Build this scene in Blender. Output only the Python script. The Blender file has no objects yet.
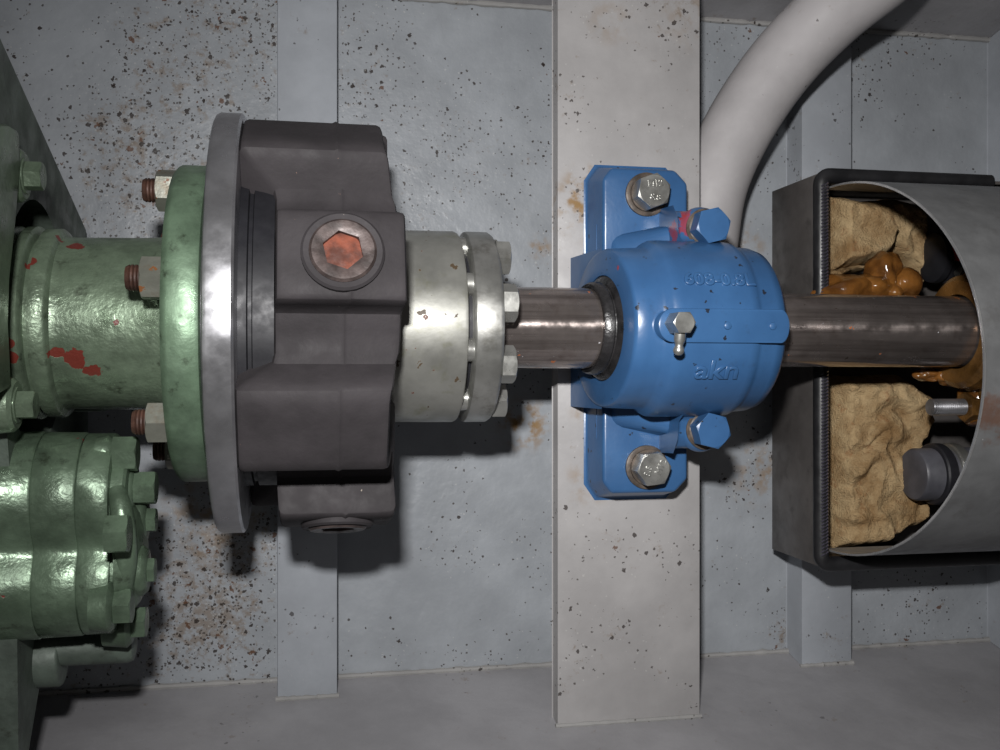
import bpy, bmesh, math, random
from mathutils import Vector, Matrix, noise

# ------------------------------------------------------------------ units, camera, light
S = 0.0006            # one drawing unit is 0.6 mm
ZO = 230.0            # shaft axis stands 230 units above the hull plating
TH = math.radians(11) # camera turned 11 degrees along the shaft
FP = 1000.0           # focal length in pixels of a 1000 px wide frame
CAM = Vector((-FP * math.sin(TH), 0, FP * math.cos(TH)))
AY = 47.5             # y of the shaft axis
random.seed(7)

def W(p):
    return Vector((p[0] * S, p[1] * S, (p[2] + ZO) * S))

def at(px, py, z):
    """point of the place at height z seen at that pixel of the photograph (used to measure)"""
    s, c = math.sin(TH), math.cos(TH)
    d = Vector((s * FP + c * (px - 500), 375 - py, -c * FP + s * (px - 500)))
    return CAM + d * ((z - CAM.z) / d.z)

scene = bpy.context.scene
col = scene.collection
cam = bpy.data.cameras.new('camera')
cam.sensor_width = 36.0
cam.lens = 36.0 * FP / 1000.0
cam.clip_start = 0.01
camo = bpy.data.objects.new('camera', cam)
col.objects.link(camo)
camo.location = W(CAM)
camo.rotation_euler = (0, -TH, 0)
scene.camera = camo

world = bpy.data.worlds.new('world')
scene.world = world
world.use_nodes = True
world.node_tree.nodes['Background'].inputs[0].default_value = (1.0, 0.95, 0.93, 1)
world.node_tree.nodes['Background'].inputs[1].default_value = 0.05

fl = bpy.data.lights.new('camera_flash', 'AREA')
fl.shape = 'RECTANGLE'
fl.size = 0.032
fl.size_y = 0.02
fl.energy = 1.95
fl.spread = math.radians(100)
fl.color = (1.0, 0.985, 0.97)
flo = bpy.data.objects.new('camera_flash', fl)
col.objects.link(flo)
flo.location = W(CAM + Vector((-40, 178, 0)))
flo.rotation_euler = (math.radians(-9), -TH - math.radians(9), 0)

vs = scene.view_settings
vs.view_transform = 'Standard'
vs.look = 'None'
vs.gamma = 1
vs.exposure = 0.0
vs.use_curve_mapping = False

# ------------------------------------------------------------------ materials
def srgb(r, g, b):
    f = lambda v: (v / 255 / 12.92) if v <= 10 else ((v / 255 + 0.055) / 1.055) ** 2.4
    return (f(r), f(g), f(b), 1)

class NT:
    def __init__(s, m):
        s.t = m.node_tree; s.n = s.t.nodes; s.l = s.t.links
    def new(s, typ, **kw):
        nd = s.n.new(typ)
        for k, v in kw.items(): setattr(nd, k, v)
        return nd
    def put(s, sock, v):
        if hasattr(v, 'links') or isinstance(v, bpy.types.NodeSocket): s.l.new(v, sock)
        else: sock.default_value = v
    def math(s, op, a, b=0.0, clamp=False):
        nd = s.new('ShaderNodeMath', operation=op, use_clamp=clamp)
        s.put(nd.inputs[0], a); s.put(nd.inputs[1], b)
        return nd.outputs[0]
    def ramp(s, v, lo, hi, a=0.0, b=1.0):
        nd = s.new('ShaderNodeMapRange', interpolation_type='SMOOTHSTEP')
        s.put(nd.inputs[0], v); nd.inputs[1].default_value = lo; nd.inputs[2].default_value = hi
        nd.inputs[3].default_value = a; nd.inputs[4].default_value = b
        return nd.outputs[0]
    def mix(s, f, a, b):
        nd = s.new('ShaderNodeMix', data_type='RGBA')
        s.put(nd.inputs[0], f); s.put(nd.inputs[6], a); s.put(nd.inputs[7], b)
        return nd.outputs[2]
    def pos(s, stretch=(1, 1, 1)):
        """place position, one step = 100 drawing units"""
        g = s.new('ShaderNodeNewGeometry')
        v = s.new('ShaderNodeVectorMath', operation='MULTIPLY')
        s.l.new(g.outputs['Position'], v.inputs[0])
        k = 1 / S / 100
        v.inputs[1].default_value = (k * stretch[0], k * stretch[1], k * stretch[2])
        return v.outputs[0]
    def noise(s, vec, scale, detail=3, rough=0.55, off=None):
        if off is not None:
            a = s.new('ShaderNodeVectorMath', operation='ADD')
            s.l.new(vec, a.inputs[0]); a.inputs[1].default_value = off; vec = a.outputs[0]
        nd = s.new('ShaderNodeTexNoise')
        s.l.new(vec, nd.inputs['Vector'])
        nd.inputs['Scale'].default_value = scale; nd.inputs['Detail'].default_value = detail
        nd.inputs['Roughness'].default_value = rough
        return nd.outputs['Fac']
    def near(s, vec, c, r0, r1):
        """1 at the point c (drawing units), falling to 0 between r0 and r1"""
        d = s.new('ShaderNodeVectorMath', operation='DISTANCE')
        s.l.new(vec, d.inputs[0]); d.inputs[1].default_value = (c[0] / 100, c[1] / 100, (c[2] + ZO) / 100)
        return s.ramp(d.outputs['Value'], r0 / 100, r1 / 100, 1.0, 0.0)
    def specks(s, vec, scale, radius, gate, cluster=None, off=(0, 0, 0)):
        """irregular spots: one per cell, kept where its random value + cluster passes the gate"""
        nz = s.new('ShaderNodeTexNoise')
        a = s.new('ShaderNodeVectorMath', operation='ADD'); s.l.new(vec, a.inputs[0]); a.inputs[1].default_value = off
        s.l.new(a.outputs[0], nz.inputs['Vector']); nz.inputs['Scale'].default_value = scale * 2.4
        sub = s.new('ShaderNodeVectorMath', operation='SUBTRACT'); s.l.new(nz.outputs['Color'], sub.inputs[0]); sub.inputs[1].default_value = (.5, .5, .5)
        sc = s.new('ShaderNodeVectorMath', operation='SCALE'); s.l.new(sub.outputs[0], sc.inputs[0]); sc.inputs['Scale'].default_value = 0.9 / scale
        ad = s.new('ShaderNodeVectorMath', operation='ADD'); s.l.new(a.outputs[0], ad.inputs[0]); s.l.new(sc.outputs[0], ad.inputs[1])
        vo = s.new('ShaderNodeTexVoronoi', feature='F1'); s.l.new(ad.outputs[0], vo.inputs['Vector']); vo.inputs['Scale'].default_value = scale
        sp = s.new('ShaderNodeSeparateColor'); s.l.new(vo.outputs['Color'], sp.inputs[0])
        rad = s.math('MULTIPLY', sp.outputs[1], radius)
        rad = s.math('ADD', rad, radius * 0.25)
        d = s.math('SUBTRACT', rad, vo.outputs['Distance'])
        m = s.ramp(d, 0.0, 0.05)
        g = sp.outputs[0]
        if cluster is not None: g = s.math('ADD', g, cluster)
        k = s.math('GREATER_THAN', g, gate)
        return s.math('MULTIPLY', m, k)

def base_mat(name):
    m = bpy.data.materials.new(name); m.use_nodes = True
    t = NT(m); b = t.n['Principled BSDF']
    return m, t, b

def bump(t, b, h, strength, dist):
    nd = t.new('ShaderNodeBump'); nd.inputs['Strength'].default_value = strength
    nd.inputs['Distance'].default_value = dist * S
    t.put(nd.inputs['Height'], h); t.l.new(nd.outputs[0], b.inputs['Normal'])
    return nd

def plain(name, rgb, rough=0.5, metal=0.0, var=0.12, nscale=3.0, bs=0.15, bd=1.0, bscale=12, spots=None, spec=0.5, stretch=(1, 1, 1)):
    """one colour with slow variation, fine relief and optional spots [(colour, scale, radius, gate)]"""
    m, t, b = base_mat(name)
    v = t.pos(stretch)
    c0 = srgb(*rgb)
    dk = tuple(x * (1 - var * 2) for x in c0[:3]) + (1,)
    lt = tuple(min(1, x * (1 + var)) for x in c0[:3]) + (1,)
    c = t.mix(t.ramp(t.noise(v, nscale, 5), 0.3, 0.7), dk, lt)
    for i, (sc, k, rad, gate) in enumerate(spots or []):
        c = t.mix(t.specks(v, k, rad, gate, off=(i * 3.3, 1.7 * i, 0)), c, srgb(*sc))
    t.put(b.inputs['Base Color'], c)
    b.inputs['Metallic'].default_value = metal
    b.inputs['Specular IOR Level'].default_value = spec
    t.put(b.inputs['Roughness'], t.ramp(t.noise(v, nscale * 3, 3, off=(5, 5, 5)), 0.3, 0.7, max(0.03, rough - 0.08), rough + 0.08))
    if bs: bump(t, b, t.noise(v, bscale, 4), bs, bd)
    return m

def hull_paint(name, rgb, dirt, dirty=(), speck=1.0, yellow=(), bumpk=1.0, rough=0.36, spec=0.3):
    m, t, b = base_mat(name)
    v = t.pos()
    c0 = srgb(*rgb)
    c = t.mix(t.ramp(t.noise(v, 0.9, 6, 0.6), 0.3, 0.72), tuple(x * 0.86 for x in c0[:3]) + (1,), tuple(min(1, x * 1.1) for x in c0[:3]) + (1,))
    cl = t.math('MULTIPLY', t.math('SUBTRACT', t.noise(v, 1.1, 3, off=(2, 9, 4)), 0.5), 0.9)
    for (p, r0, r1, k) in dirty:
        cl = t.math('ADD', cl, t.math('MULTIPLY', t.near(v, p, r0, r1), k))
    for (p, r0, r1, k) in yellow:
        f = t.math('MULTIPLY', t.near(v, p, r0, r1), t.ramp(t.noise(v, 6, 5), 0.42, 0.66))
        c = t.mix(t.math('MULTIPLY', f, k), c, srgb(122, 94, 54))
    st = t.ramp(t.math('ADD', t.noise(v, 7, 6, 0.7), t.math('MULTIPLY', cl, 0.4)), 0.62, 0.8)
    c = t.mix(t.math('MULTIPLY', st, 0.6), c, srgb(106, 86, 62))
    s1 = t.specks(v, 15, 0.38, 1.04 - 0.06 * dirt, cl)
    s2 = t.specks(v, 30, 0.40, 1.0 - 0.10 * dirt, cl, (4, 1, 2))
    s3 = t.specks(v, 8, 0.26, 1.08 - 0.06 * dirt, cl, (7, 3, 1))
    s4 = t.specks(v, 30, 0.3, 0.99 - 0.05 * dirt, cl, (1, 6, 3))
    c = t.mix(t.math('MULTIPLY', s2, 0.85 * speck), c, srgb(46, 38, 32))
    c = t.mix(t.math('MULTIPLY', s1, 0.9 * speck), c, srgb(38, 29, 24))
    c = t.mix(t.math('MULTIPLY', s3, 0.85 * speck), c, srgb(84, 54, 34))
    c = t.mix(t.math('MULTIPLY', s4, 0.3 * speck), c, srgb(190, 190, 186))
    t.put(b.inputs['Base Color'], c)
    t.put(b.inputs['Roughness'], t.ramp(t.noise(v, 3, 3), 0.3, 0.7, rough - 0.08, rough + 0.12))
    h = t.math('ADD', t.math('MULTIPLY', t.noise(v, 2.2, 4), 2.6), t.math('MULTIPLY', t.noise(v, 14, 4), 0.5))
    h = t.math('SUBTRACT', h, t.math('MULTIPLY', t.math('ADD', s1, s2, True), 0.35))
    b.inputs['Specular IOR Level'].default_value = spec
    bump(t, b, h, 0.27 * bumpk, 3.0)
    return m

def green_paint(name, rgb, primer=0.0, seed=0.0, rough=0.3, bumpk=1.0, patches=(), metal=0.45):
    """hammered metallic green paint, flaked to red primer"""
    m, t, b = base_mat(name)
    v = t.pos()
    c0 = srgb(*rgb)
    c = t.mix(t.ramp(t.noise(v, 2.2, 6, 0.65, off=(seed, 0, 0)), 0.3, 0.7), tuple(x * 0.62 for x in c0[:3]) + (1,), tuple(min(1, x * 1.18) for x in c0[:3]) + (1,))
    grime = t.ramp(t.noise(v, 5, 6, 0.7, off=(seed, 3, 1)), 0.56, 0.74)
    c = t.mix(t.math('MULTIPLY', grime, 0.75), c, srgb(38, 40, 30))
    f = t.noise(v, 2.6, 4, 0.6, off=(seed, 8, 2))
    fl = t.ramp(f, 0.73 - 0.07 * primer, 0.74 - 0.07 * primer)
    for (p, r) in patches:
        q = t.math('ADD', t.near(v, p, 0, r), t.math('MULTIPLY', t.math('SUBTRACT', t.noise(v, 9, 3, off=(1, seed, 1)), 0.5), 1.1))
        fl = t.math('MAXIMUM', fl, t.ramp(q, 0.50, 0.53))
    c = t.mix(fl, c, srgb(100, 44, 36))
    t.put(b.inputs['Base Color'], c)
    t.put(b.inputs['Metallic'], t.math('MULTIPLY', t.math('SUBTRACT', 1.0, fl), metal))
    t.put(b.inputs['Roughness'], t.ramp(t.noise(v, 4, 3), 0.3, 0.7, rough - 0.06, rough + 0.16))
    h = t.math('ADD', t.math('MULTIPLY', t.noise(v, 9, 3), 1.0), t.math('MULTIPLY', t.noise(v, 26, 3), 0.35))
    h = t.math('SUBTRACT', h, t.math('MULTIPLY', fl, 0.25))
    bump(t, b, h, 0.35 * bumpk, 3.0)
    return m

def steel(name, rgb, rough=0.3, metal=0.9, spots=(), grooves=None, bs=0.12, var=0.1, stain=None, aniso=0.0, streak=0.0):
    m, t, b = base_mat(name)
    v = t.pos()
    c0 = srgb(*rgb)
    c = t.mix(t.ramp(t.noise(v, 2.0, 6, 0.65), 0.3, 0.7), tuple(x * (1 - 2 * var) for x in c0[:3]) + (1,), tuple(min(1, x * (1 + var)) for x in c0[:3]) + (1,))
    if stain: c = t.mix(t.math('MULTIPLY', t.ramp(t.noise(v, 3.1, 6, 0.7, off=(3, 1, 8)), 0.52, 0.72), stain[3]), c, srgb(*stain[:3]))
    if streak: c = t.mix(t.math('MULTIPLY', t.ramp(t.noise(t.pos((0.12, 5, 5)), 3.0, 5, 0.7), 0.4, 0.68), streak), c, srgb(62, 50, 46))
    mask = None
    for i, (sc, k, rad, gate) in enumerate(spots):
        s_ = t.specks(v, k, rad, gate, off=(2.1 * i, 4.4 * i, 1.1))
        c = t.mix(s_, c, srgb(*sc))
        mask = s_ if mask is None else t.math('MAXIMUM', mask, s_)
    t.put(b.inputs['Base Color'], c)
    if mask is not None: t.put(b.inputs['Metallic'], t.math('MULTIPLY', t.math('SUBTRACT', 1.0, mask), metal))
    else: b.inputs['Metallic'].default_value = metal
    r = t.ramp(t.noise(v, 5, 4, off=(1, 1, 1)), 0.3, 0.7, max(0.05, rough - 0.07), rough + 0.1)
    t.put(b.inputs['Roughness'], r)
    h = t.noise(v, 16, 4)
    if grooves:
        g = t.noise(t.pos((grooves, 0.15, 0.15)), 6, 4, 0.7)
        h = t.math('ADD', t.math('MULTIPLY', h, 0.3), g)
    bump(t, b, h, bs, 1.0)
    if aniso:
        tg = t.new('ShaderNodeTangent', direction_type='RADIAL', axis='X')
        t.l.new(tg.outputs[0], b.inputs['Tangent'])
        b.inputs['Anisotropic'].default_value = aniso
        b.inputs['Anisotropic Rotation'].default_value = 0.25
    return m

def make_materials():
    M = {}
    fz = -ZO
    M['hull'] = hull_paint('hull_grey_paint', (140, 144, 149), 0.8, dirty=[
        (at(225, 40, fz), 20, 170, 0.34), (at(170, 130, fz), 20, 160, 0.24), (at(225, 560, fz), 20, 120, 0.42), (at(190, 640, fz), 10, 110, 0.34), (at(110, 200, fz), 10, 120, 0.22), (at(360, 60, fz), 20, 120, 0.12),
        (at(790, 630, fz), 4, 50, 0.5), (at(430, 570, fz), 30, 240, -0.1), (at(620, 330, fz), 200, 420, 0.0)],
        yellow=[(at(525, 425, fz), 8, 46, 1.0), (at(745, 250, fz), 8, 45, 0.55), (at(760, 470, fz), 5, 60, 0.6), (at(205, 520, fz), 5, 90, 0.6), (at(540, 248, fz), 2, 22, 0.8)])
    M['side'] = hull_paint('hull_side_paint', (146, 145, 148), -0.6, speck=0.5, bumpk=0.5)
    M['rib'] = hull_paint('rib_paint', (148, 152, 158), 0.0, speck=0.8, bumpk=0.45)
    M['beam'] = hull_paint('foundation_paint', (151, 149, 149), 0.1, speck=0.9, bumpk=0.35, rough=0.45, yellow=[
        (at(584, 205, -95), 10, 50, 1.0), (at(586, 180, -95), 4, 26, 1.0), (at(590, 410, -95), 4, 30, 0.7), (at(690, 10, -95), 5, 60, 0.35), (at(590, 480, -95), 5, 40, 0.5), (at(610, 20, -95), 5, 40, 0.3)])
    M['weld'] = hull_paint('weld_paint', (142, 141, 140), 0.8, speck=0.9, bumpk=1.0, rough=0.75, spec=0.1)
    M['pipe'] = hull_paint('pipe_paint', (160, 157, 158), -0.1, speck=0.8, bumpk=0.3, rough=0.6, yellow=[(at(760, 95, -120), 2, 24, 0.6)])
    M['green'] = green_paint('green_hammered_paint', (112, 128, 108), 0.2, 0.0, patches=[
        (Vector((-385, 12, 75)), 20), (Vector((-372, 2, 70)), 15), (Vector((-398, 18, 78)), 14), (Vector((-436, 27, 88)), 15), (Vector((-434, 14, 84)), 13),
        (Vector((-390, 118, 45)), 16), (Vector((-402, 122, 38)), 10), (Vector((-350, 45, 84)), 10), (Vector((-333, 60, 84)), 8), (Vector((-420, 95, 68)), 11)])
    M['flange_green'] = green_paint('green_flange_paint', (106, 128, 106), -1.0, 4.0, rough=0.36, bumpk=0.4)
    M['gear_green'] = green_paint('dark_green_casting', (80, 90, 82), -0.6, 2.0, rough=0.5, bumpk=0.6, metal=0.15)
    M['pump_green'] = green_paint('green_pump_paint', (98, 116, 97), 0.35, 6.0, rough=0.3, bumpk=0.8, patches=[(at(66, 487, 118), 14), (at(100, 492, 112), 13), (at(98, 478, 100), 9), (at(36, 518, 120), 10), (at(80, 445, 60), 12), (at(112, 588, 80), 8), (at(20, 590, 120), 12)])
    M['disc'] = steel('machined_disc_steel', (182, 182, 186), 0.33, 0.88, spots=[((60, 55, 50), 5, 0.12, 0.9)], bs=0.05, stain=(130, 124, 118, 0.2), aniso=0.5)
    M['hub'] = steel('stained_hub_steel', (168, 168, 162), 0.5, 0.75, spots=[((72, 60, 46), 9, 0.26, 0.80), ((84, 46, 30), 12, 0.24, 0.86)], bs=0.12, stain=(140, 140, 112, 0.6), aniso=0.7)
    M['ring'] = steel('clamp_ring_steel', (176, 176, 172), 0.42, 0.85, bs=0.15, stain=(96, 92, 80, 0.5), aniso=0.7)
    M['shaft'] = steel('turned_shaft_steel', (160, 150, 146), 0.18, 0.85, spots=[((150, 84, 42), 8, 0.22, 0.86), ((40, 34, 30), 12, 0.2, 0.9), ((200, 200, 205), 16, 0.12, 0.95)], bs=0.04, stain=(100, 82, 74, 0.5), aniso=0.95, streak=0.45)
    M['bolt'] = steel('zinc_bolt_steel', (168, 168, 164), 0.3, 0.8, bs=0.12, stain=(90, 84, 70, 0.4))
    M['nut'] = steel('weathered_nut', (120, 121, 112), 0.42, 0.45, spots=[((110, 70, 40), 10, 0.35, 0.72)], bs=0.4, stain=(104, 84, 60, 0.6))
    M['rust'] = plain('rusty_thread', (82, 56, 46), 0.6, 0.2, 0.3, 6, 0.5, 1.0, 20)
    M['washer'] = plain('rusty_washer', (78, 68, 60), 0.5, 0.15, 0.3, 6, 0.3, 1.0, 16)
    M['rubber'] = plain('dusty_black_rubber', (53, 50, 52), 0.66, 0.0, 0.12, 2.0, 0.22, 1.2, 22, spots=[((150, 142, 132), 5, 0.09, 0.88), ((120, 96, 86), 9, 0.08, 0.92)], spec=0.22)
    M['dark'] = plain('dark_machined_metal', (34, 34, 38), 0.5, 0.1, 0.1, 3, 0.08, spec=0.3)
    M['socket'] = plain('socket_screw_steel', (76, 66, 64), 0.42, 0.3, 0.25, 7, 0.3, 1.0, 14)
    M['orange'] = plain('orange_rust', (108, 54, 36), 0.75, 0.0, 0.3, 8, 0.5, 1.5, 14)
    m, t, b = base_mat('blue_enamel'); M['blue'] = m
    v = t.pos()
    c = t.mix(t.ramp(t.noise(v, 1.6, 4), 0.3, 0.7), srgb(45, 79, 119), srgb(52, 89, 131))
    c = t.mix(t.math('MULTIPLY', t.ramp(t.noise(v, 6, 6, 0.7), 0.58, 0.75), 0.35), c, srgb(44, 62, 84))
    c = t.mix(t.specks(v, 11, 0.24, 0.8), c, srgb(34, 40, 52))
    for (p, r) in [(at(684, 230, -5), 30), (at(670, 238, 0), 18), (at(688, 217, -5), 18), (at(624, 268, 40), 12), (at(658, 240, 5), 14), (at(680, 425, -5), 14)]:
        q = t.math('ADD', t.near(v, p, 0, r), t.math('MULTIPLY', t.math('SUBTRACT', t.noise(v, 12, 3), 0.5), 1.0))
        c = t.mix(t.math('MULTIPLY', t.ramp(q, 0.45, 0.55), 0.8), c, srgb(142, 50, 54))
    t.put(b.inputs['Base Color'], c)
    b.inputs['Roughness'].default_value = 0.3
    bump(t, b, t.math('ADD', t.noise(v, 3.5, 3), t.math('MULTIPLY', t.noise(v, 20, 3), 0.15)), 0.16, 3.0)
    M['seal'] = plain('black_seal_rubber', (34, 33, 34), 0.3, 0.0, 0.3, 5, 0.5, 1.5, 16)
    M['sheet'] = steel('sheet_metal', (118, 118, 118), 0.42, 0.55, bs=0.05, stain=(84, 82, 80, 0.5))
    M['boxsheet'] = steel('dark_sheet_metal', (104, 100, 98), 0.4, 0.5, bs=0.05, stain=(70, 68, 66, 0.6))
    M['archsheet'] = steel('arched_sheet_metal', (126, 127, 128), 0.45, 0.4, spots=[((170, 170, 168), 9, 0.1, 0.93)], bs=0.06, stain=(96, 94, 92, 0.4))
    m = M['archsheet']; t = NT(m); b = t.n['Principled BSDF']
    old = b.inputs['Base Color'].links[0].from_socket
    v = t.pos()
    q = t.math('ADD', t.near(v, at(990, 410, 175), 0, 60), t.math('MULTIPLY', t.math('SUBTRACT', t.noise(v, 3, 5, 0.7), 0.5), 1.6))
    t.put(b.inputs['Base Color'], t.mix(t.math('MULTIPLY', t.ramp(q, 0.45, 0.85), 0.7), old, srgb(112, 74, 52)))
    M['cut'] = steel('bright_cut_edge', (215, 215, 215), 0.3, 0.8, bs=0.0)
    M['trim'] = plain('black_edge_rubber', (30, 30, 32), 0.42, 0.0, 0.15, 3, 0.15, 1, 20, spec=0.45)
    M['knurl'] = plain('black_rib_glint_tint', (70, 67, 78), 0.2, 0.0, 0.1, 3, 0.0, spec=0.7)  # black rubber ridges tinted lighter, their glints put into the colour
    m, t, b = base_mat('insulation_felt'); M['felt'] = m
    v = t.pos()
    c = t.mix(t.ramp(t.noise(v, 2.2, 6, 0.65), 0.3, 0.7), srgb(134, 106, 72), srgb(186, 162, 124))
    c = t.mix(t.math('MULTIPLY', t.ramp(t.noise(v, 4, 5, 0.7, off=(4, 4, 1)), 0.55, 0.72), 0.6), c, srgb(132, 84, 48))
    c = t.mix(t.math('MULTIPLY', t.near(v, at(848, 247, -60), 2, 14), 0.7), c, srgb(84, 78, 82))
    t.put(b.inputs['Base Color'], c); b.inputs['Roughness'].default_value = 0.95
    b.inputs['Specular IOR Level'].default_value = 0.1
    fib = t.math('ADD', t.noise(v, 14, 6, 0.75), t.math('MULTIPLY', t.noise(t.pos((1, 1, 1)), 40, 3), 0.6))
    bump(t, b, fib, 0.9, 5.0)
    m, t, b = base_mat('old_grease'); M['grease'] = m
    v = t.pos()
    c = t.mix(t.ramp(t.noise(v, 3, 5), 0.3, 0.7), srgb(74, 45, 20), srgb(128, 84, 38))
    t.put(b.inputs['Base Color'], c); b.inputs['Roughness'].default_value = 0.16
    b.inputs['Specular IOR Level'].default_value = 0.6
    b.inputs['Subsurface Weight'].default_value = 0.06
    b.inputs['Subsurface Radius'].default_value = (0.004, 0.002, 0.001)
    bump(t, b, t.noise(v, 9, 3), 0.5, 3.0)
    M['bronze'] = plain('greasy_bronze', (112, 80, 42), 0.28, 0.35, 0.3, 3, 0.3, 2, 8)
    M['hose'] = plain('grey_rubber_hose', (74, 74, 80), 0.5, 0.0, 0.15, 3, 0.15)
    M['red'] = plain('red_cap', (150, 34, 36), 0.35, 0.0, 0.1, 3, 0.1)
    M['liner'] = plain('dark_liner', (92, 84, 84), 0.7, 0.0, 0.2, 3, 0.2)
    M['cream'] = plain('cream_paint', (200, 190, 170), 0.5)
    return M
M = make_materials()

# ------------------------------------------------------------------ mesh helpers (all in drawing units)
def link(o):
    col.objects.link(o); return o

def props(o, label=None, cat=None, group=None, kind=None):
    if label: o['label'] = label
    if cat: o['category'] = cat
    if group: o['group'] = group
    if kind: o['kind'] = kind
    return o

def thing(name, label, cat, base, group=None):
    o = bpy.data.objects.new(name, None); link(o)
    o.empty_display_size = 0.01
    o.location = W(base)
    return props(o, label, cat, group)

def wpos(o):
    p = Vector((0, 0, 0))
    while o is not None:
        p = p + o.location; o = o.parent
    return p

def mk(name, bm, mat, parent=None, ang=35, origin=None, bev=0.0, seg=2, **pr):
    bmesh.ops.remove_doubles(bm, verts=bm.verts, dist=0.002)
    if bev:
        es = [e for e in bm.edges if len(e.link_faces) == 2 and e.calc_face_angle(0) > math.radians(28)]
        bmesh.ops.bevel(bm, geom=es, offset=bev, segments=seg, profile=0.5, affect='EDGES', clamp_overlap=True)
    bmesh.ops.recalc_face_normals(bm, faces=bm.faces)
    me = bpy.data.meshes.new(name)
    for v in bm.verts: v.co = W(v.co)
    if origin is None:
        if bm.verts:
            xs = [v.co for v in bm.verts]
            o0 = Vector(((min(c.x for c in xs) + max(c.x for c in xs)) / 2, (min(c.y for c in xs) + max(c.y for c in xs)) / 2, min(c.z for c in xs)))
        else: o0 = Vector((0, 0, 0))
    else: o0 = W(origin)
    for v in bm.verts: v.co -= o0
    bm.to_mesh(me); bm.free()
    for p in me.polygons: p.use_smooth = True
    me.set_sharp_from_angle(angle=math.radians(ang))
    me.materials.append(M[mat])
    o = bpy.data.objects.new(name, me); link(o)
    if parent is not None:
        o.parent = parent; o.location = o0 - wpos(parent)
    else: o.location = o0
    return props(o, **pr)

def copy_at(o, parent, delta, name=None):
    c = o.copy(); col.objects.link(c); c.parent = parent
    c.location = o.location + delta
    return c

def box(bm, x0, x1, y0, y1, z0, z1):
    v = [bm.verts.new((x, y, z)) for x in (x0, x1) for y in (y0, y1) for z in (z0, z1)]
    for f in ((0, 1, 3, 2), (4, 6, 7, 5), (0, 4, 5, 1), (2, 3, 7, 6), (0, 2, 6, 4), (1, 5, 7, 3)):
        bm.faces.new([v[i] for i in f])

def hexa(bm, b4, t4):
    """solid between two quads"""
    a = [bm.verts.new(p) for p in b4]; c = [bm.verts.new(p) for p in t4]
    bm.faces.new(a); bm.faces.new(c)
    for i in range(4):
        j = (i + 1) % 4
        bm.faces.new((a[i], a[j], c[j], c[i]))

def frame(o, d, up=None):
    d = Vector(d).normalized()
    u = Vector(up) if up else (Vector((0, 0, 1)) if abs(d.z) < 0.9 else Vector((0, 1, 0)))
    x = u.cross(d).normalized(); y = d.cross(x)
    return Matrix(((x.x, y.x, d.x, o[0]), (x.y, y.y, d.y, o[1]), (x.z, y.z, d.z, o[2]), (0, 0, 0, 1)))

def lathe(bm, prof, mtx, n=48, closed=False, a0=0.0, rf=None):
    """prof [(h, r)] about the local z axis of mtx; closed joins last to first (a ring)"""
    rings = []
    for h, r in prof:
        ring = []
        for i in range(n):
            a = a0 + 2 * math.pi * i / n
            rr = r * (rf(a) if rf else 1)
            ring.append(bm.verts.new(mtx @ Vector((rr * math.cos(a), rr * math.sin(a), h))))
        rings.append(ring)
    m = len(rings)
    for k in range(m if closed else m - 1):
        A, B = rings[k], rings[(k + 1) % m]
        for i in range(n):
            j = (i + 1) % n
            bm.faces.new((A[i], A[j], B[j], B[i]))
    if not closed:
        bm.faces.new(rings[0]); bm.faces.new(rings[-1])
    return rings

MX = Matrix(((0, 0, 1, 0), (0, 1, 0, AY), (-1, 0, 0, 0), (0, 0, 0, 1)))  # local z -> +X along the shaft axis

def shaftlathe(prof, n=64, closed=False):
    bm = bmesh.new(); lathe(bm, prof, MX, n, closed); return bm

def prism(bm, pts, axis, a, b):
    """polygon pts in the two other axes, extruded along axis from a to b"""
    def q(p, t):
        return {'x': (t, p[0], p[1]), 'y': (p[0], t, p[1]), 'z': (p[0], p[1], t)}[axis]
    A = [bm.verts.new(q(p, a)) for p in pts]; B = [bm.verts.new(q(p, b)) for p in pts]
    bm.faces.new(A); bm.faces.new(B)
    n = len(pts)
    for i in range(n):
        j = (i + 1) % n
        bm.faces.new((A[i], A[j], B[j], B[i]))

def tube(bm, path, rad, n=20, caps=True):
    """path of Vectors; rad number or list"""
    rings = []
    prev = None
    for i, p in enumerate(path):
        d = (path[min(i + 1, len(path) - 1)] - path[max(i - 1, 0)]).normalized()
        if prev is None:
            u = Vector((0, 0, 1)) if abs(d.z) < 0.9 else Vector((0, 1, 0))
            x = u.cross(d).normalized()
        else:
            x = (prev - d * prev.dot(d)).normalized()
        prev = x
        y = d.cross(x)
        r = rad[i] if isinstance(rad, (list, tuple)) else rad
        rings.append([bm.verts.new(p + (x * math.cos(2 * math.pi * k / n) + y * math.sin(2 * math.pi * k / n)) * r) for k in range(n)])
    for A, B in zip(rings, rings[1:]):
        for k in range(n):
            j = (k + 1) % n
            bm.faces.new((A[k], A[j], B[j], B[k]))
    if caps:
        bm.faces.new(rings[0]); bm.faces.new(rings[-1])

def spline(pts, n=12):
    out = []
    P_ = [pts[0]] + list(pts) + [pts[-1]]
    for i in range(1, len(P_) - 2):
        a, b, c, d = P_[i - 1], P_[i], P_[i + 1], P_[i + 2]
        for k in range(n):
            t = k / n
            out.append(0.5 * ((2 * b) + (c - a) * t + (2 * a - 5 * b + 4 * c - d) * t * t + (3 * b - a - 3 * c + d) * t ** 3))
    out.append(pts[-1])
    return out

def blob(bm, c, r, seed=0, amp=0.25, sub=3, freq=1.6):
    """lumpy ellipsoid"""
    res = bmesh.ops.create_icosphere(bm, subdivisions=sub, radius=1.0)
    for v in res['verts']:
        k = 1 + amp * noise.noise(v.co * freq + Vector((seed * 3.1, seed * 1.7, seed)))
        v.co = Vector((c[0] + v.co.x * r[0] * k, c[1] + v.co.y * r[1] * k, c[2] + v.co.z * r[2] * k))

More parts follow.
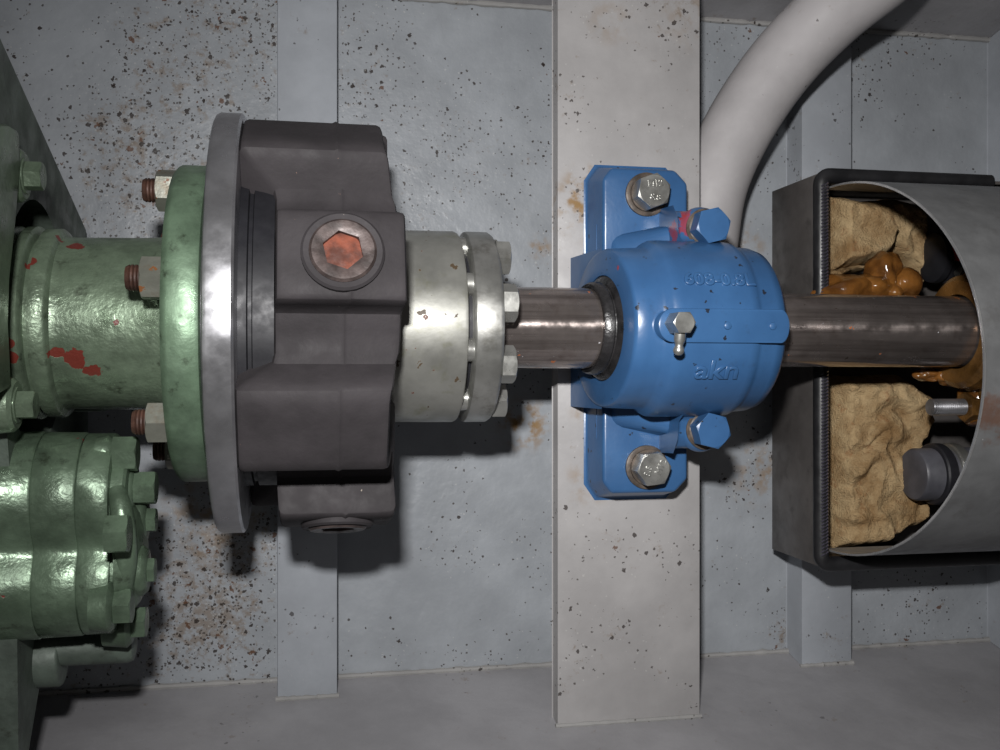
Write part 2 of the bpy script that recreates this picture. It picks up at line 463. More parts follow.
def hexhead(bm, o, d, af, h, up=None, rot=0.0, cham=0.86):
    """bolt head or nut: hexagon of flats af with a turned chamfer"""
    R = af / math.sqrt(3)
    m = frame(o, d, up)
    rings = []
    n = 24
    def hx(a):
        q = (a % (math.pi / 3)) - math.pi / 6
        return math.cos(math.pi / 6) / math.cos(q)
    prof = [(0, 1.0, 0), (h * 0.80, 1.0, 1), (h, cham, 2)]
    for hh, k, kind in prof:
        ring = []
        for i in range(n):
            a = 2 * math.pi * i / n
            f = hx(a)
            if kind == 2: rr = R * cham
            else: rr = R * f
            z = hh
            if kind == 1: z = h - max(0.0, (f - cham)) * R * 0.55
            ring.append(bm.verts.new(m @ Vector((rr * math.cos(a + rot), rr * math.sin(a + rot), z))))
        rings.append(ring)
    for A, B in zip(rings, rings[1:]):
        for i in range(n):
            j = (i + 1) % n
            bm.faces.new((A[i], A[j], B[j], B[i]))
    bm.faces.new(rings[0]); bm.faces.new(rings[-1])

def textmesh(txt, size, depth):
    cu = bpy.data.curves.new('lettering_curve', 'FONT')
    cu.body = txt; cu.size = size; cu.extrude = depth; cu.bevel_depth = depth * 0.35; cu.bevel_resolution = 1
    cu.align_x = 'CENTER'; cu.align_y = 'CENTER'; cu.resolution_u = 4
    o = bpy.data.objects.new('lettering_tmp', cu); col.objects.link(o)
    dg = bpy.context.evaluated_depsgraph_get()
    me = bpy.data.meshes.new_from_object(o.evaluated_get(dg))
    col.objects.unlink(o); bpy.data.objects.remove(o); bpy.data.curves.remove(cu)
    bm = bmesh.new(); bm.from_mesh(me); bpy.data.meshes.remove(me)
    return bm

def polar(x, r, deg):
    """point at radius r round the shaft axis; deg from straight up (towards the camera) to +y"""
    a = math.radians(deg)
    return Vector((x, AY + r * math.sin(a), r * math.cos(a)))
def raddir(deg):
    a = math.radians(deg); return Vector((0, math.sin(a), math.cos(a)))

# ------------------------------------------------------------------ the setting: hull, sides, ribs
FZ = -ZO
YL, YU = -362.0, 458.0            # foot of the two side plates
SL = 0.215                        # the sides lean outwards
def build_setting():
    bm = bmesh.new(); box(bm, -900, 1300, YL - 8, YU + 8, FZ - 14, FZ)
    o = mk('floor', bm, 'hull'); props(o, 'grey painted hull plating behind the shaft, speckled with rust', 'floor', kind='structure')
    H = 460
    bm = bmesh.new()
    hexa(bm, [(-900, YL, FZ), (1300, YL, FZ), (1300, YL - 14, FZ), (-900, YL - 14, FZ)],
         [(-900, YL - SL * H, FZ + H), (1300, YL - SL * H, FZ + H), (1300, YL - SL * H - 14, FZ + H), (-900, YL - SL * H - 14, FZ + H)])
    o = mk('wall_front', bm, 'side'); props(o, 'smooth grey side plate along the lower edge of the picture', 'wall', kind='structure')
    bm = bmesh.new()
    hexa(bm, [(-900, YU, FZ), (1300, YU, FZ), (1300, YU + 14, FZ), (-900, YU + 14, FZ)],
         [(-900, YU + SL * H, FZ + H), (1300, YU + SL * H, FZ + H), (1300, YU + SL * H + 14, FZ + H), (-900, YU + SL * H + 14, FZ + H)])
    o = mk('wall_back', bm, 'side'); props(o, 'grey side plate in the upper right behind the bent pipe', 'wall', kind='structure')
    # weld beads in the corners
    for nm, y, sgn in (('trim_5', YL, 1), ('trim_6', YU, -1)):
        bm = bmesh.new()
        path = []; rr = []
        x = -880
        while x < 1290:
            path.append(Vector((x, y + sgn * 1.5, FZ + 1.5))); rr.append(3.4 + 2.2 * noise.noise(Vector((x * 0.06, y, 0))) + 1.2 * noise.noise(Vector((x * 0.3, y, 3))))
            x += 6
        tube(bm, path, rr, 8)
        o = mk(nm, bm, 'weld')
        props(o, 'weld bead along the %s of the hull plating' % ('lower corner' if sgn > 0 else 'upper corner'), 'weld', kind='structure')
    def ribbar(name, x0, x1, top, th, label, mat='rib', web=8, bev=1.5):
        """flat bar across the hull, its ends on the leaning sides"""
        y0 = YL - SL * (top - FZ); y1 = YU + SL * (top - FZ)
        y0b = YL - SL * (top - th - FZ); y1b = YU + SL * (top - th - FZ)
        bm = bmesh.new()
        hexa(bm, [(x0, y0b, top - th), (x1, y0b, top - th), (x1, y1b, top - th), (x0, y1b, top - th)], [(x0, y0, top), (x1, y0, top), (x1, y1, top), (x0, y1, top)])
        r = mk(name, bm, mat, bev=bev)
        props(r, label, 'frame', kind='structure')
        if web:
            bm = bmesh.new(); xm = (x0 + x1) / 2
            hexa(bm, [(xm - web, YL, FZ), (xm + web, YL, FZ), (xm + web, YU, FZ), (xm - web, YU, FZ)], [(xm - web, y0b, top - th), (xm + web, y0b, top - th), (xm + web, y1b, top - th), (xm - web, y1b, top - th)])
            mk('web', bm, mat, r)
        bm = bmesh.new(); path = []; rr = []
        n = 24
        for i in range(n + 1):
            x = x0 - 2 + (x1 - x0 + 4) * i / n
            path.append(Vector((x, y0 + 1.5, top - 1))); rr.append(3.4 + 1.8 * noise.noise(Vector((x * 0.2, y0, 1))))
        tube(bm, path, rr, 8); mk('weld_bead', bm, 'weld', r)
        return r
    ribbar('trim_1', -222.5, -155, -186, 44, 'narrow grey flat bar rib behind the black rubber coupling', web=0)
    ribbar('trim_2', 83.5, 251, -95, 20, 'wide pale grey foundation beam that carries the blue bearing', 'beam', web=7)
    ribbar('trim_3', 427, 496, -190, 40, 'narrow grey flat bar rib behind the sheet metal box', web=0)
    ribbar('trim_4', at(1008, 375, -190).x, at(1008, 375, -190).x + 20, -190, 40, 'edge of a grey rib at the right border of the picture', web=0)
build_setting()

# ------------------------------------------------------------------ bent pipe
def build_pipe():
    pts = [at(950, -95, 0), at(890, -35, -45), at(832, 12, -90), at(780, 66, -125), at(740, 125, -148), at(713, 185, -165), at(702, 250, -174), at(690, 320, -176), at(668, 390, -176), at(640, 440, -176)]
    bm = bmesh.new(); tube(bm, spline(pts, 10), 42, 36)
    o = mk('bent_pipe', bm, 'pipe'); props(o, 'thick pale grey painted pipe curving down behind the blue bearing', 'pipe')
build_pipe()

# ------------------------------------------------------------------ gearbox at the left
def ring_fill(bm, outer, inner):
    ev = []
    for loop in (outer, inner):
        vs_ = [bm.verts.new(p) for p in loop]
        es = [bm.edges.new((vs_[i], vs_[(i + 1) % len(vs_)])) for i in range(len(vs_))]
        ev.append((vs_, es))
    bmesh.ops.triangle_fill(bm, use_beauty=True, edges=ev[0][1] + ev[1][1])
    return ev[0][0], ev[1][0]

def hexbolt(parent, name, o, d, af, h, mat, washer=None, up=None, rot=0.0, thread=None):
    bm = bmesh.new(); hexhead(bm, o, d, af, h, up, rot)
    b = mk(name, bm, mat, parent, ang=25)
    if washer:
        wr, wh, wm = washer
        bm = bmesh.new(); m = frame(Vector(o) - Vector(d).normalized() * wh, d)
        lathe(bm, [(0, wr), (wh * 0.8, wr), (wh, wr * 0.96)], m, 32)
        mk('washer', bm, wm, b)
    if thread:
        tr, tl, tm = thread
        bm = bmesh.new(); m = frame(Vector(o) + Vector(d).normalized() * h, d)
        prof = [(0, tr)]
        k = 0.0
        while k + 3 < tl:
            prof += [(k + 1.4, tr), (k + 2.2, tr * 0.88), (k + 3.0, tr)]; k += 3.0
        prof += [(tl, tr * 0.85)]
        lathe(bm, prof, m, 20); mk('stud_end', bm, tm, b)
    return b

def build_gearbox():
    XG = -432
    g = thing('gearbox', 'dark green gearbox casting at the left edge behind the output hub', 'gearbox', (XG - 60, AY, FZ))
    out = [(345, 330), (275, 128), (162, -205), (-60, -215), (-165, -205), (-270, -20), (-345, 40), (-345, 62), (-160, 70), (-32, 100), (-22, 330)]
    hole = [(AY + 112 * math.cos(2 * math.pi * i / 48), 112 * math.sin(2 * math.pi * i / 48)) for i in range(48)]
    bm = bmesh.new()
    o1, i1 = ring_fill(bm, [(XG, y, z) for y, z in out], [(XG, y, z) for y, z in hole])
    o2, i2 = ring_fill(bm, [(XG - 90, y, z) for y, z in out], [(XG - 90, y, z) for y, z in hole])
    for a, b in ((o1, o2), (i1, i2)):
        for i in range(len(a)):
            j = (i + 1) % len(a); bm.faces.new((a[i], a[j], b[j], b[i]))
    mk('end_plate', bm, 'gear_green', g)
    bm = bmesh.new(); prism(bm, [(y * 0.98, z * 0.98) for y, z in out], 'x', XG - 320, XG - 91)
    mk('housing', bm, 'gear_green', g)
    # bearing cover sunk in the recess, open round the hub
    bm = bmesh.new(); lathe(bm, [(XG - 60, 92), (XG - 38, 96), (XG - 34, 108), (XG - 34, 111.5), (XG - 60, 111.5)], MX, 64, True)
    mk('bearing_cover', bm, 'gear_green', g)
    # the nearer cover flange with its bolts
    bm = bmesh.new()
    pts = [(198, 112), (196, 140), (150, 320), (-10, 320), (-16, 170), (-10, 134), (20, 138), (40, 142), (75, 138), (120, 122), (170, 108)]
    prism(bm, pts, 'x', XG, XG + 14)
    mk('cover_flange', bm, 'green', g, bev=4)
    for (px, py, z) in ((30, 176, 92), (17, 405, 115)):
        p = at(px, py, z)
        hexbolt(g, 'cover_bolt', (XG + 14, p.y, z), (1, 0, 0), 21, 13, 'green', (15, 3, 'green'), rot=0.4)
        bm = bmesh.new(); lathe(bm, [(XG - 1, 23), (XG + 10, 22), (XG + 13, 19)], Matrix(((0, 0, 1, 0), (0, 1, 0, p.y), (-1, 0, 0, z), (0, 0, 0, 1))), 28)
        mk('bolt_boss', bm, 'green', g)
    # webs under the hub
    for y in (-30, -75):
        bm = bmesh.new(); box(bm, XG, XG + 40, y - 7, y + 7, -190, -85 - abs(y + 30))
        mk('rib_web', bm, 'gear_green', g, bev=3)
build_gearbox()

# ------------------------------------------------------------------ green output hub and flange
def build_output():
    t = thing('output_flange', 'green painted output hub and bolted flange with red primer showing', 'flange', (-370, AY, -147))
    prof = [(-492, 30), (-492, 85), (-452, 85), (-450, 87), (-444, 88), (-442, 86), (-441, 82), (-438, 82), (-436, 87.5), (-428, 88), (-426, 85.5), (-425, 79), (-420.5, 79), (-420, 86), (-408, 86.5), (-406, 84.5), (-404, 80), (-400, 79), (-395, 79), (-340, 80), (-322, 81), (-306, 84), (-306, 30)]
    bm = shaftlathe(prof, 72, True); mk('hub_barrel', bm, 'green', t, ang=50)
    bm = shaftlathe([(-306, 30), (-306, 142), (-303, 146), (-300, 147.5), (-279, 147.5), (-276, 146), (-275, 143), (-275, 30)], 96, True); mk('flange_disc', bm, 'flange_green', t)
    bm = shaftlathe([(-275, 30), (-275, 138), (-269, 138), (-269, 30)], 72, True); mk('spacer', bm, 'dark', t)
    for k in range(6):
        dg = 15 + 60 * k
        p = polar(-306, 124, dg)
        hexbolt(t, 'nut', p, (-1, 0, 0), 33, 17, 'nut', None, up=raddir(dg), rot=0.3 + 0.5 * (k % 3), thread=(11, 12, 'rust'))
build_output()

# ------------------------------------------------------------------ flexible coupling
RF = 190.0
def build_coupling():
    t = thing('flexible_coupling', 'black rubber flexible shaft coupling bolted to a bright steel disc', 'coupling', (-190, AY, -205))
    bm = shaftlathe([(-269, 60), (-269, 192), (-268, 194), (-265, 195.5), (-247, 195.5), (-245, 193), (-245, 60)], 128, True); mk('steel_disc', bm, 'disc', t)
    bm = shaftlathe([(-245, 92), (-245, 152), (-238, 152), (-237, 148), (-234, 148), (-233, 152), (-216, 152), (-216, 92)], 96, True); mk('inner_ring', bm, 'dark', t)
    half = math.degrees(math.atan(38 / RF))
    RB = 156.0
    ang = []
    for k in range(8):
        c = 15 + 45 * k
        for d in (-22.4, -19, -16, -14.2, -13.2, -12.4, -11.6, -half, -10.2, -8, -4, 0, 4, 8, 10.2, half, 11.6, 12.4, 13.2, 14.2, 16, 19):
            ang.append((c + d, k, d))
    def sm(v): v = max(0, min(1, v)); return v * v * (3 - 2 * v)
    rings = []
    bm = bmesh.new()
    for a, k, d in ang:
        ad = abs(d)
        radial = (k % 2 == 0)
        w = 1 - sm((ad - half) / (2.4 if radial else 5.5))   # 1 on a block, 0 on the waist
        wx = w if radial else 1 - sm((ad - half + 3) / 13)
        Rblk = RF / math.cos(math.radians(min(ad, half)))
        if ad > 9.5: Rblk -= 3.5 * sm((ad - 9.5) / 1.6)
        q = (22.5 - ad) / 10.0                      # waist sags between blocks
        R = RB + 4 * max(0, min(1, q)) * (1 - w) + (Rblk - RB) * w - 4 * (1 - w) * (1 - max(0, min(1, q)))
        xl = -216 + (w * ((-214 if radial else -245) + 216))
        xr = -113 + (wx * ((-111.5 if radial else -123.5) + 113))
        xm = -160 + (4 if radial else -4) * w
        ch = 5.0
        sec = [(xl, 96), (xl, R - ch), (xl + ch * 0.3, R - ch * 0.3), (xl + ch, R), (xm - 3, R), (xm, R + 1.6), (xm + 3, R), (xr - ch, R), (xr - ch * 0.3, R - ch * 0.3), (xr, R - ch), (xr + 3 * (1 - w), 98), (xr - 6, 96)]
        rings.append([bm.verts.new(polar(x, r, a)) for x, r in sec])
    n = len(rings)
    for i in range(n):
        A, B = rings[i], rings[(i + 1) % n]
        m = len(A)
        for j in range(m):
            jj = (j + 1) % m
            bm.faces.new((A[j], A[jj], B[jj], B[j]))
    mk('rubber_element', bm, 'rubber', t, ang=32)
    # radial socket screws with their sleeves
    for k in (0, 2, 4, 6):
        dg = 15 + 45 * k
        d = raddir(dg)
        o = polar(-162, RF, dg)
        bm = bmesh.new(); lathe(bm, [(-3, 26), (-3, 33), (3, 33), (5, 31), (4.5, 26.6)], frame(o, d, (1, 0, 0)), 40, True)
        s_ = mk('sleeve', bm, 'rubber', t)
        bm = bmesh.new(); m = frame(o, d, (1, 0, 0)); N = 48
        rings = []
        def hx(a):
            q = (a % (math.pi / 3)) - math.pi / 6
            return 16.5 * math.cos(math.pi / 6) / math.cos(q)
        for h, f in ((-3, lambda a: 26.5), (5, lambda a: 26.5), (7, lambda a: 24.5), (7, lambda a: 19), (6, hx), (0.8, hx)):
            rings.append([bm.verts.new(m @ Vector((f(2 * math.pi * i / N) * math.cos(2 * math.pi * i / N + 0.2), f(2 * math.pi * i / N) * math.sin(2 * math.pi * i / N + 0.2), h))) for i in range(N)])
        for A, B in zip(rings, rings[1:]):
            for i in range(N):
                j = (i + 1) % N; bm.faces.new((A[i], A[j], B[j], B[i]))
        s = mk('socket_screw', bm, 'socket', t)
        bm = bmesh.new(); lathe(bm, [(0, 17.5), (1.6, 16), (2.4, 9), (2.8, 3)], frame(o, d, (1, 0, 0)), 24, rf=lambda a: 1 + 0.04 * math.sin(5 * a))
        mk('socket_rust', bm, 'orange', s, label='orange rust in the hexagon socket')
build_coupling()

# ------------------------------------------------------------------ clamping hub
def build_hub():
    t = thing('clamping_hub', 'stained silver steel clamping hub between black coupling and bare shaft', 'hub', (-60, AY, -95))
    bm = shaftlathe([(-200, 42), (-200, 90), (-118, 90), (-117, 93.5), (-50, 94), (-47, 92.5), (-46, 90), (-46, 42)], 96, True); mk('hub_body', bm, 'hub', t)
    bm = shaftlathe([(-46, 42), (-46, 76), (-40, 76), (-40, 42)], 72, True); mk('taper_sleeve', bm, 'dark', t)
    bm = shaftlathe([(-40, 42), (-40, 91), (-38.5, 93.5), (-36, 94), (-17, 94), (-14, 92), (-13, 90), (-13, 42)], 96, True); mk('clamp_ring', bm, 'ring', t)
    for k in range(8):
        dg = 15 + 45 * k
        hexbolt(t, 'clamp_bolt', polar(-13, 75, dg), (1, 0, 0), 31, 14, 'bolt', up=raddir(dg), rot=0.26 + 0.35 * (k % 3))
        bm = bmesh.new(); c = polar(-46, 79, dg + 12)
        lathe(bm, [(0, 11), (6, 11)], frame(c, (1, 0, 0)), 16); mk('clamp_stud', bm, 'bolt', t)
build_hub()

# ------------------------------------------------------------------ propeller shaft
def build_shaft():
    prof = [(-198, 40.8), (150, 40.8), (190, 38.8), (1150, 38.8), (1152, 36)]
    bm = bmesh.new(); lathe(bm, [(-200, 36)] + prof, MX, 96)
    o = mk('propeller_shaft', bm, 'shaft'); props(o, 'bare turned steel propeller shaft running through the blue bearing', 'shaft')
build_shaft()

# ------------------------------------------------------------------ blue pillow block bearing
def build_bearing():
    ZB = -95
    t = thing('pillow_block_bearing', 'blue painted cast pillow block bearing bolted to the pale beam', 'bearing', (170, AY, ZB))
    # two feet
    for sg, nm in ((1, 'foot'), (-1, 'foot')):
        bm = bmesh.new()
        yo = AY + sg * 184
        yi = AY + sg * 70
        base = [(117, yi), (117, AY + sg * 168), (128, yo), (208, yo), (224, AY + sg * 166), (224, AY + sg * (112 if sg < 0 else 95)), (196 if sg < 0 else 224, yi)]
        top = [(121, yi), (121, AY + sg * 162), (131, AY + sg * 174), (202, AY + sg * 174), (216, AY + sg * 160), (216, AY + sg * (118 if sg < 0 else 95)), (182 if sg < 0 else 216, AY + sg * (96 if sg < 0 else 70))]
        a = [bm.verts.new((x, y, ZB)) for x, y in base]; b = [bm.verts.new((x, y, -45)) for x, y in top]
        bm.faces.new(a); bm.faces.new(b)
        for i in range(len(a)):
            j = (i + 1) % len(a); bm.faces.new((a[i], a[j], b[j], b[i]))
        f = mk(nm, bm, 'blue', t, bev=3.5, seg=3)
        c = Vector((169, AY + sg * 146.5, -45))
        b_ = hexbolt(t, 'mounting_bolt', c + Vector((0, 0, 7)), (0, 0, 1), 33, 20, 'bolt', None, up=(0, 1, 0), rot=(0.35 if sg > 0 else 0.12))
        bm = bmesh.new(); lathe(bm, [(0, 23.5), (3.2, 23.5), (3.8, 22), (3.8, 19), (7, 19)], frame(c, (0, 0, 1)), 36); mk('washer', bm, 'washer', b_)
        for txt, off, rz in ((('M12', Vector((1, 7.5, 0)), 0.1), ('8.8', Vector((1, -7, 0)), -0.15)) if sg > 0 else (('8.8', Vector((-7, -2, 0)), 1.3), ('M12', Vector((7, 2, 0)), 1.1))):
            bm = textmesh(txt, 9.5, 0.6)
            mt = Matrix.Translation(c + Vector((0, 0, 27.1)) + off) @ Matrix.Rotation(rz, 4, 'Z')
            for v in bm.verts: v.co = mt @ v.co
            mk('head_marking', bm, 'bolt', b_)
    # lower half: U section round the shaft, a little longer than the barrel
    pts = [(AY - 80, ZB), (AY + 80, ZB), (AY + 80, -8)]
    pts += [(AY + 56 * math.cos(a), 56 * math.sin(a) * 1.0 - 4) for a in [-(math.pi) * i / 20 for i in range(21)]]
    pts += [(AY - 80, -8)]
    bm = bmesh.new(); prism(bm, pts, 'x', 104, 128)
    for v in bm.verts:
        if v.co.x < 110: v.co.x += 4 + 0.10 * v.co.z
    mk('lower_housing', bm, 'blue', t, bev=2.5)
    bm = bmesh.new(); box(bm, 116, 236, AY - 84, AY + 84, ZB, -70)
    mk('base_block', bm, 'blue', t, bev=4)
    # barrel with its collars
    prof = [(105, 54), (105, 76), (106.5, 79.5), (110, 81), (128, 82), (141, 82.5), (145, 84), (149, 88), (153, 90), (160, 90.5), (228, 90.5), (234, 90), (238, 87.5), (242, 86), (256, 85), (265, 82), (271, 75), (273, 66), (273, 45), (112, 45), (112, 54)]
    bm = shaftlathe(prof, 96, True)
    for v in bm.verts:
        if v.co.x < 130: v.co.x += 0.12 * v.co.z * (130 - v.co.x) / 25
    mk('barrel', bm, 'blue', t, ang=40)
    # ears that take the cap bolts
    for sg in (1, -1):
        bm = bmesh.new()
        yc = AY + sg * 104
        pts = [(AY + sg * 60, -64), (AY + sg * 122, -64), (AY + sg * 126, -40), (AY + sg * 124, -6), (AY + sg * 112, 4), (AY + sg * 92, 8), (AY + sg * 72, 40), (AY + sg * 62, 40)]
        prism(bm, pts, 'x', 184, 234)
        mk('ear', bm, 'blue', t, bev=9, seg=4)
        bm = bmesh.new()
        hexa(bm, [(128, AY + sg * 62, -64), (200, AY + sg * 62, -64), (200, AY + sg * 118, -64), (128, AY + sg * 108, -64)], [(130, AY + sg * 62, -30), (200, AY + sg * 62, -6), (200, AY + sg * 112, -8), (128, AY + sg * 96, -44)])
        mk('gusset', bm, 'blue', t, bev=9, seg=4)
        hb = hexbolt(t, 'cap_bolt', (214, yc, 13), (0, 0.0, 1), 33, 19, 'blue', None, up=(0, 1, 0), rot=0.25 * sg)
        bm = bmesh.new(); lathe(bm, [(0, 20), (3, 20.5), (3.2, 17.5), (6, 18.5), (7, 17)], frame((214, yc, 6), (0, 0, 1)), 32); mk('washer', bm, 'washer', hb)
        bm = bmesh.new(); lathe(bm, [(0, 24), (8, 22), (10, 20)], frame((214, yc, -4), (0, 0, 1)), 28); mk('bolt_seat', bm, 'blue', t)
    # raised bar along the crown
    a0, a1 = 4.0, -22.0      # set below from the measured edges
    yt = at(700, 308, 93).y - AY; yb = at(700, 343, 93).y - AY
    a0 = math.degrees(math.asin(yt / 94)); a1 = math.degrees(math.asin(yb / 94))
    bm = bmesh.new(); grid = []
    x0, x1 = at(657, 325, 90).x, 265
    n = 14; mseg = 26
    out = []
    rr = (yt - yb) / 2; am = (a0 + a1) / 2
    loop = []
    for i in range(25):
        a = math.pi / 2 + math.pi * i / 24
        loop.append((x0 + rr + rr * math.cos(a), math.sin(a)))
    for i in range(25):
        a = -math.pi / 2 + math.pi * i / 24
        loop.append((x1 - rr * 0.5 + rr * 0.5 * math.cos(a), math.sin(a)))
    A = [bm.verts.new(polar(x, 82 if x < 240 else 66, am + s * (a0 - a1) / 2)) for x, s in loop]
    B = [bm.verts.new(polar(x, 94.5, am + s * (a0 - a1) / 2)) for x, s in loop]
    bm.faces.new(A); bm.faces.new(B)
    for i in range(len(A)):
        j = (i + 1) % len(A); bm.faces.new((A[i], A[j], B[j], B[i]))
    mk('crown_bar', bm, 'blue', t, bev=2.0, seg=2)
    for px in (728, 773):
        c = at(px, 325, 95); dg = am
        bm = bmesh.new(); lathe(bm, [(0, 4), (1.5, 3.4), (2.3, 1.5)], frame(polar(c.x, 94, dg), raddir(dg)), 14); mk('rivet_mark', bm, 'blue', t)
    # grease nipple: square elbow and ball tip
    c = polar(at(683, 322, 108).x - 2, 94, am + 1)
    gn = None
    bm = bmesh.new(); hexhead(bm, c, raddir(am), 19, 24, up=(1, 0.35, 0), rot=0.2, cham=0.84)
    gn = mk('grease_nipple', bm, 'bolt', t, ang=25)
    d = Vector((-0.05, -1, -0.1)).normalized()
    bm = bmesh.new(); lathe(bm, [(0, 5.6), (10, 5.4), (13, 4.2), (15, 3.6), (17, 4.6), (19.5, 5.4), (22, 4.8), (24, 2.6)], frame(c + raddir(am) * 14 + d * 6, d), 20)
    mk('ball_tip', bm, 'bolt', gn, ang=60)
    # raised lettering wrapped on the barrel
    for txt, px, py, size, xs in (('608-0.8L', 721, 280, 18.5, 1.1), ('akn', 719, 370, 27, 1.2)):
        p = at(px, py, 84)
        dg0 = math.degrees(math.asin((p.y - AY) / 90))
        bm = textmesh(txt, size, 1.9)
        for v in bm.verts:
            q = v.co.copy()
            v.co = polar(p.x + q.x * xs, 90.2 + q.z, dg0 + math.degrees(q.y / 90))
        mk('raised_lettering', bm, 'blue', t, ang=60)
    # shaft seal
    prof = [(90, 41.5), (90, 45), (93, 47), (99, 47.5), (101, 45.5), (102, 46), (103, 50), (106, 53.5), (110, 53.8), (112, 52), (112, 41.5)]
    bm = shaftlathe(prof, 64, True)
    for v in bm.verts: v.co.x += 0.12 * v.co.z
    mk('shaft_seal', bm, 'seal', t)
    prof = [(273, 41), (273, 52), (277, 50), (278, 41)]
    bm = shaftlathe(prof, 64, True); mk('shaft_seal', bm, 'seal', t)
build_bearing()

# ------------------------------------------------------------------ oil pump in the lower left
def build_pump():
    t = thing('oil_pump', 'green painted oil pump with bolted end cover below the output hub', 'pump', (-400, -135, -80))
    zc = 40
    yt = at(60, 430, zc).y; yb = at(60, 636, zc).y
    r1 = (yt - yb) * 0.315; r2 = (yt - yb) * 0.27
    c1 = (yt - r1, zc + 2); c2 = (yb + r2, zc + 6)
    def outline(k, n=64):
        """figure of two barrels side by side, seen along the shaft"""
        pts = []
        cy, cz = (c1[0] + c2[0]) / 2, zc
        for i in range(n):
            a = 2 * math.pi * i / n
            d = Vector((math.cos(a), math.sin(a)))
            best = 0
            for (c, r) in ((c1, r1), (c2, r2)):
                o = Vector((cy - c[0], cz - c[1]))
                b = o.dot(d); q = b * b - (o.dot(o) - r * r)
                if q >= 0:
                    best = max(best, -b + math.sqrt(q))
            best = max(best, r2 * 0.86)
            pts.append((cy + d.x * best * k, cz + d.y * best * k))
        # soften the waist
        for _ in range(2):
            pts = [((pts[i - 1][0] + 2 * pts[i][0] + pts[(i + 1) % n][0]) / 4, (pts[i - 1][1] + 2 * pts[i][1] + pts[(i + 1) % n][1]) / 4) for i in range(n)]
        return pts
    def slab(name, xs, mat='pump_green'):
        bm = bmesh.new(); rings = []
        for x, k in xs:
            rings.append([bm.verts.new((x, y, z)) for y, z in outline(k)])
        for A, B in zip(rings, rings[1:]):
            for i in range(len(A)):
                j = (i + 1) % len(A); bm.faces.new((A[i], A[j], B[j], B[i]))
        bm.faces.new(rings[0]); bm.faces.new(rings[-1])
        return mk(name, bm, mat, t, ang=40)
    X = lambda px, z=zc + 60: at(px, 530, z).x
    slab('pump_body', [(X(-120), 1.0), (X(26), 1.0), (X(28), 0.985)])
    slab('mid_section', [(X(28), 0.975), (X(30), 0.99), (X(71), 0.985), (X(73), 0.97)])
    slab('front_section', [(X(73), 0.955), (X(75), 0.975), (X(102), 0.975), (X(106), 0.95)])
    slab('cover_plate', [(X(106), 0.80), (X(118), 0.80), (X(121), 0.77)], 'pump_green')
    cy = (c1[0] + c2[0]) / 2
    # domed cover with a curved rib
    bm = bmesh.new()
    lathe(bm, [(X(112), 50), (X(122), 48), (X(130), 40), (X(134), 26), (X(135), 8)], Matrix(((0, 0, 1, 0), (0, 1, 0, cy - 18), (-1, 0, 0, zc + 6), (0, 0, 0, 1))), 40)
    mk('end_dome', bm, 'pump_green', t, ang=60)
    bm = bmesh.new()
    path = spline([Vector((X(112), at(125, 490, zc + 50).y, zc + 40)), Vector((X(120), at(128, 520, zc + 70).y, zc + 50)), Vector((X(122), at(130, 570, zc + 70).y, zc + 46)), Vector((X(112), at(118, 618, zc + 40).y, zc + 30))], 8)
    tube(bm, path, [7 + 3 * math.sin(math.pi * i / (len(path) - 1)) for i in range(len(path))], 16)
    mk('curved_rib', bm, 'pump_green', t, ang=70)
    # lugs and bolts round the cover
    for (px, py, z, af, h, lug) in ((126, 454, zc + 22, 28, 20, 17), (146, 488, zc + 6, 27, 18, 20), (118, 534, zc + 78, 29, 18, 0), (152, 570, zc + 20, 20, 6, 22), (124, 606, zc + 44, 28, 14, 22), (140, 622, zc - 10, 26, 12, 22), (152, 520, zc - 10, 20, 8, 22)):
        p = at(px, py, z)
        bm = bmesh.new()
        if lug:
            lathe(bm, [(X(88), lug * 0.9), (p.x - h * 0.5 - 4, lug), (p.x - h * 0.5, lug * 0.82)], Matrix(((0, 0, 1, 0), (0, 1, 0, p.y), (-1, 0, 0, z), (0, 0, 0, 1))), 24)
            mk('lug', bm, 'pump_green', t, ang=50)
        else: bm.free()
        hexbolt(t, 'cover_bolt', (p.x - h * 0.5, p.y, z), (1, 0, 0), af, h, 'pump_green', rot=0.3)
    # oil line and union underneath
    y = at(80, 652, 0).y
    bm = bmesh.new()
    lathe(bm, [(X(-60, 0), 15), (X(128, 0), 16), (X(134, 0), 14), (X(136, 0), 8)], Matrix(((0, 0, 1, 0), (0, 1, 0, y + 4), (-1, 0, 0, 0), (0, 0, 0, 1))), 28)
    mk('oil_line', bm, 'gear_green', t)
    bm = bmesh.new()
    lathe(bm, [(X(-60, 0), 25), (X(58, 0), 26), (X(62, 0), 25), (X(63, 0), 16)], Matrix(((0, 0, 1, 0), (0, 1, 0, y - 6), (-1, 0, 0, -6), (0, 0, 0, 1))), 32)
    mk('pipe_union', bm, 'gear_green', t, bev=2)
build_pump()

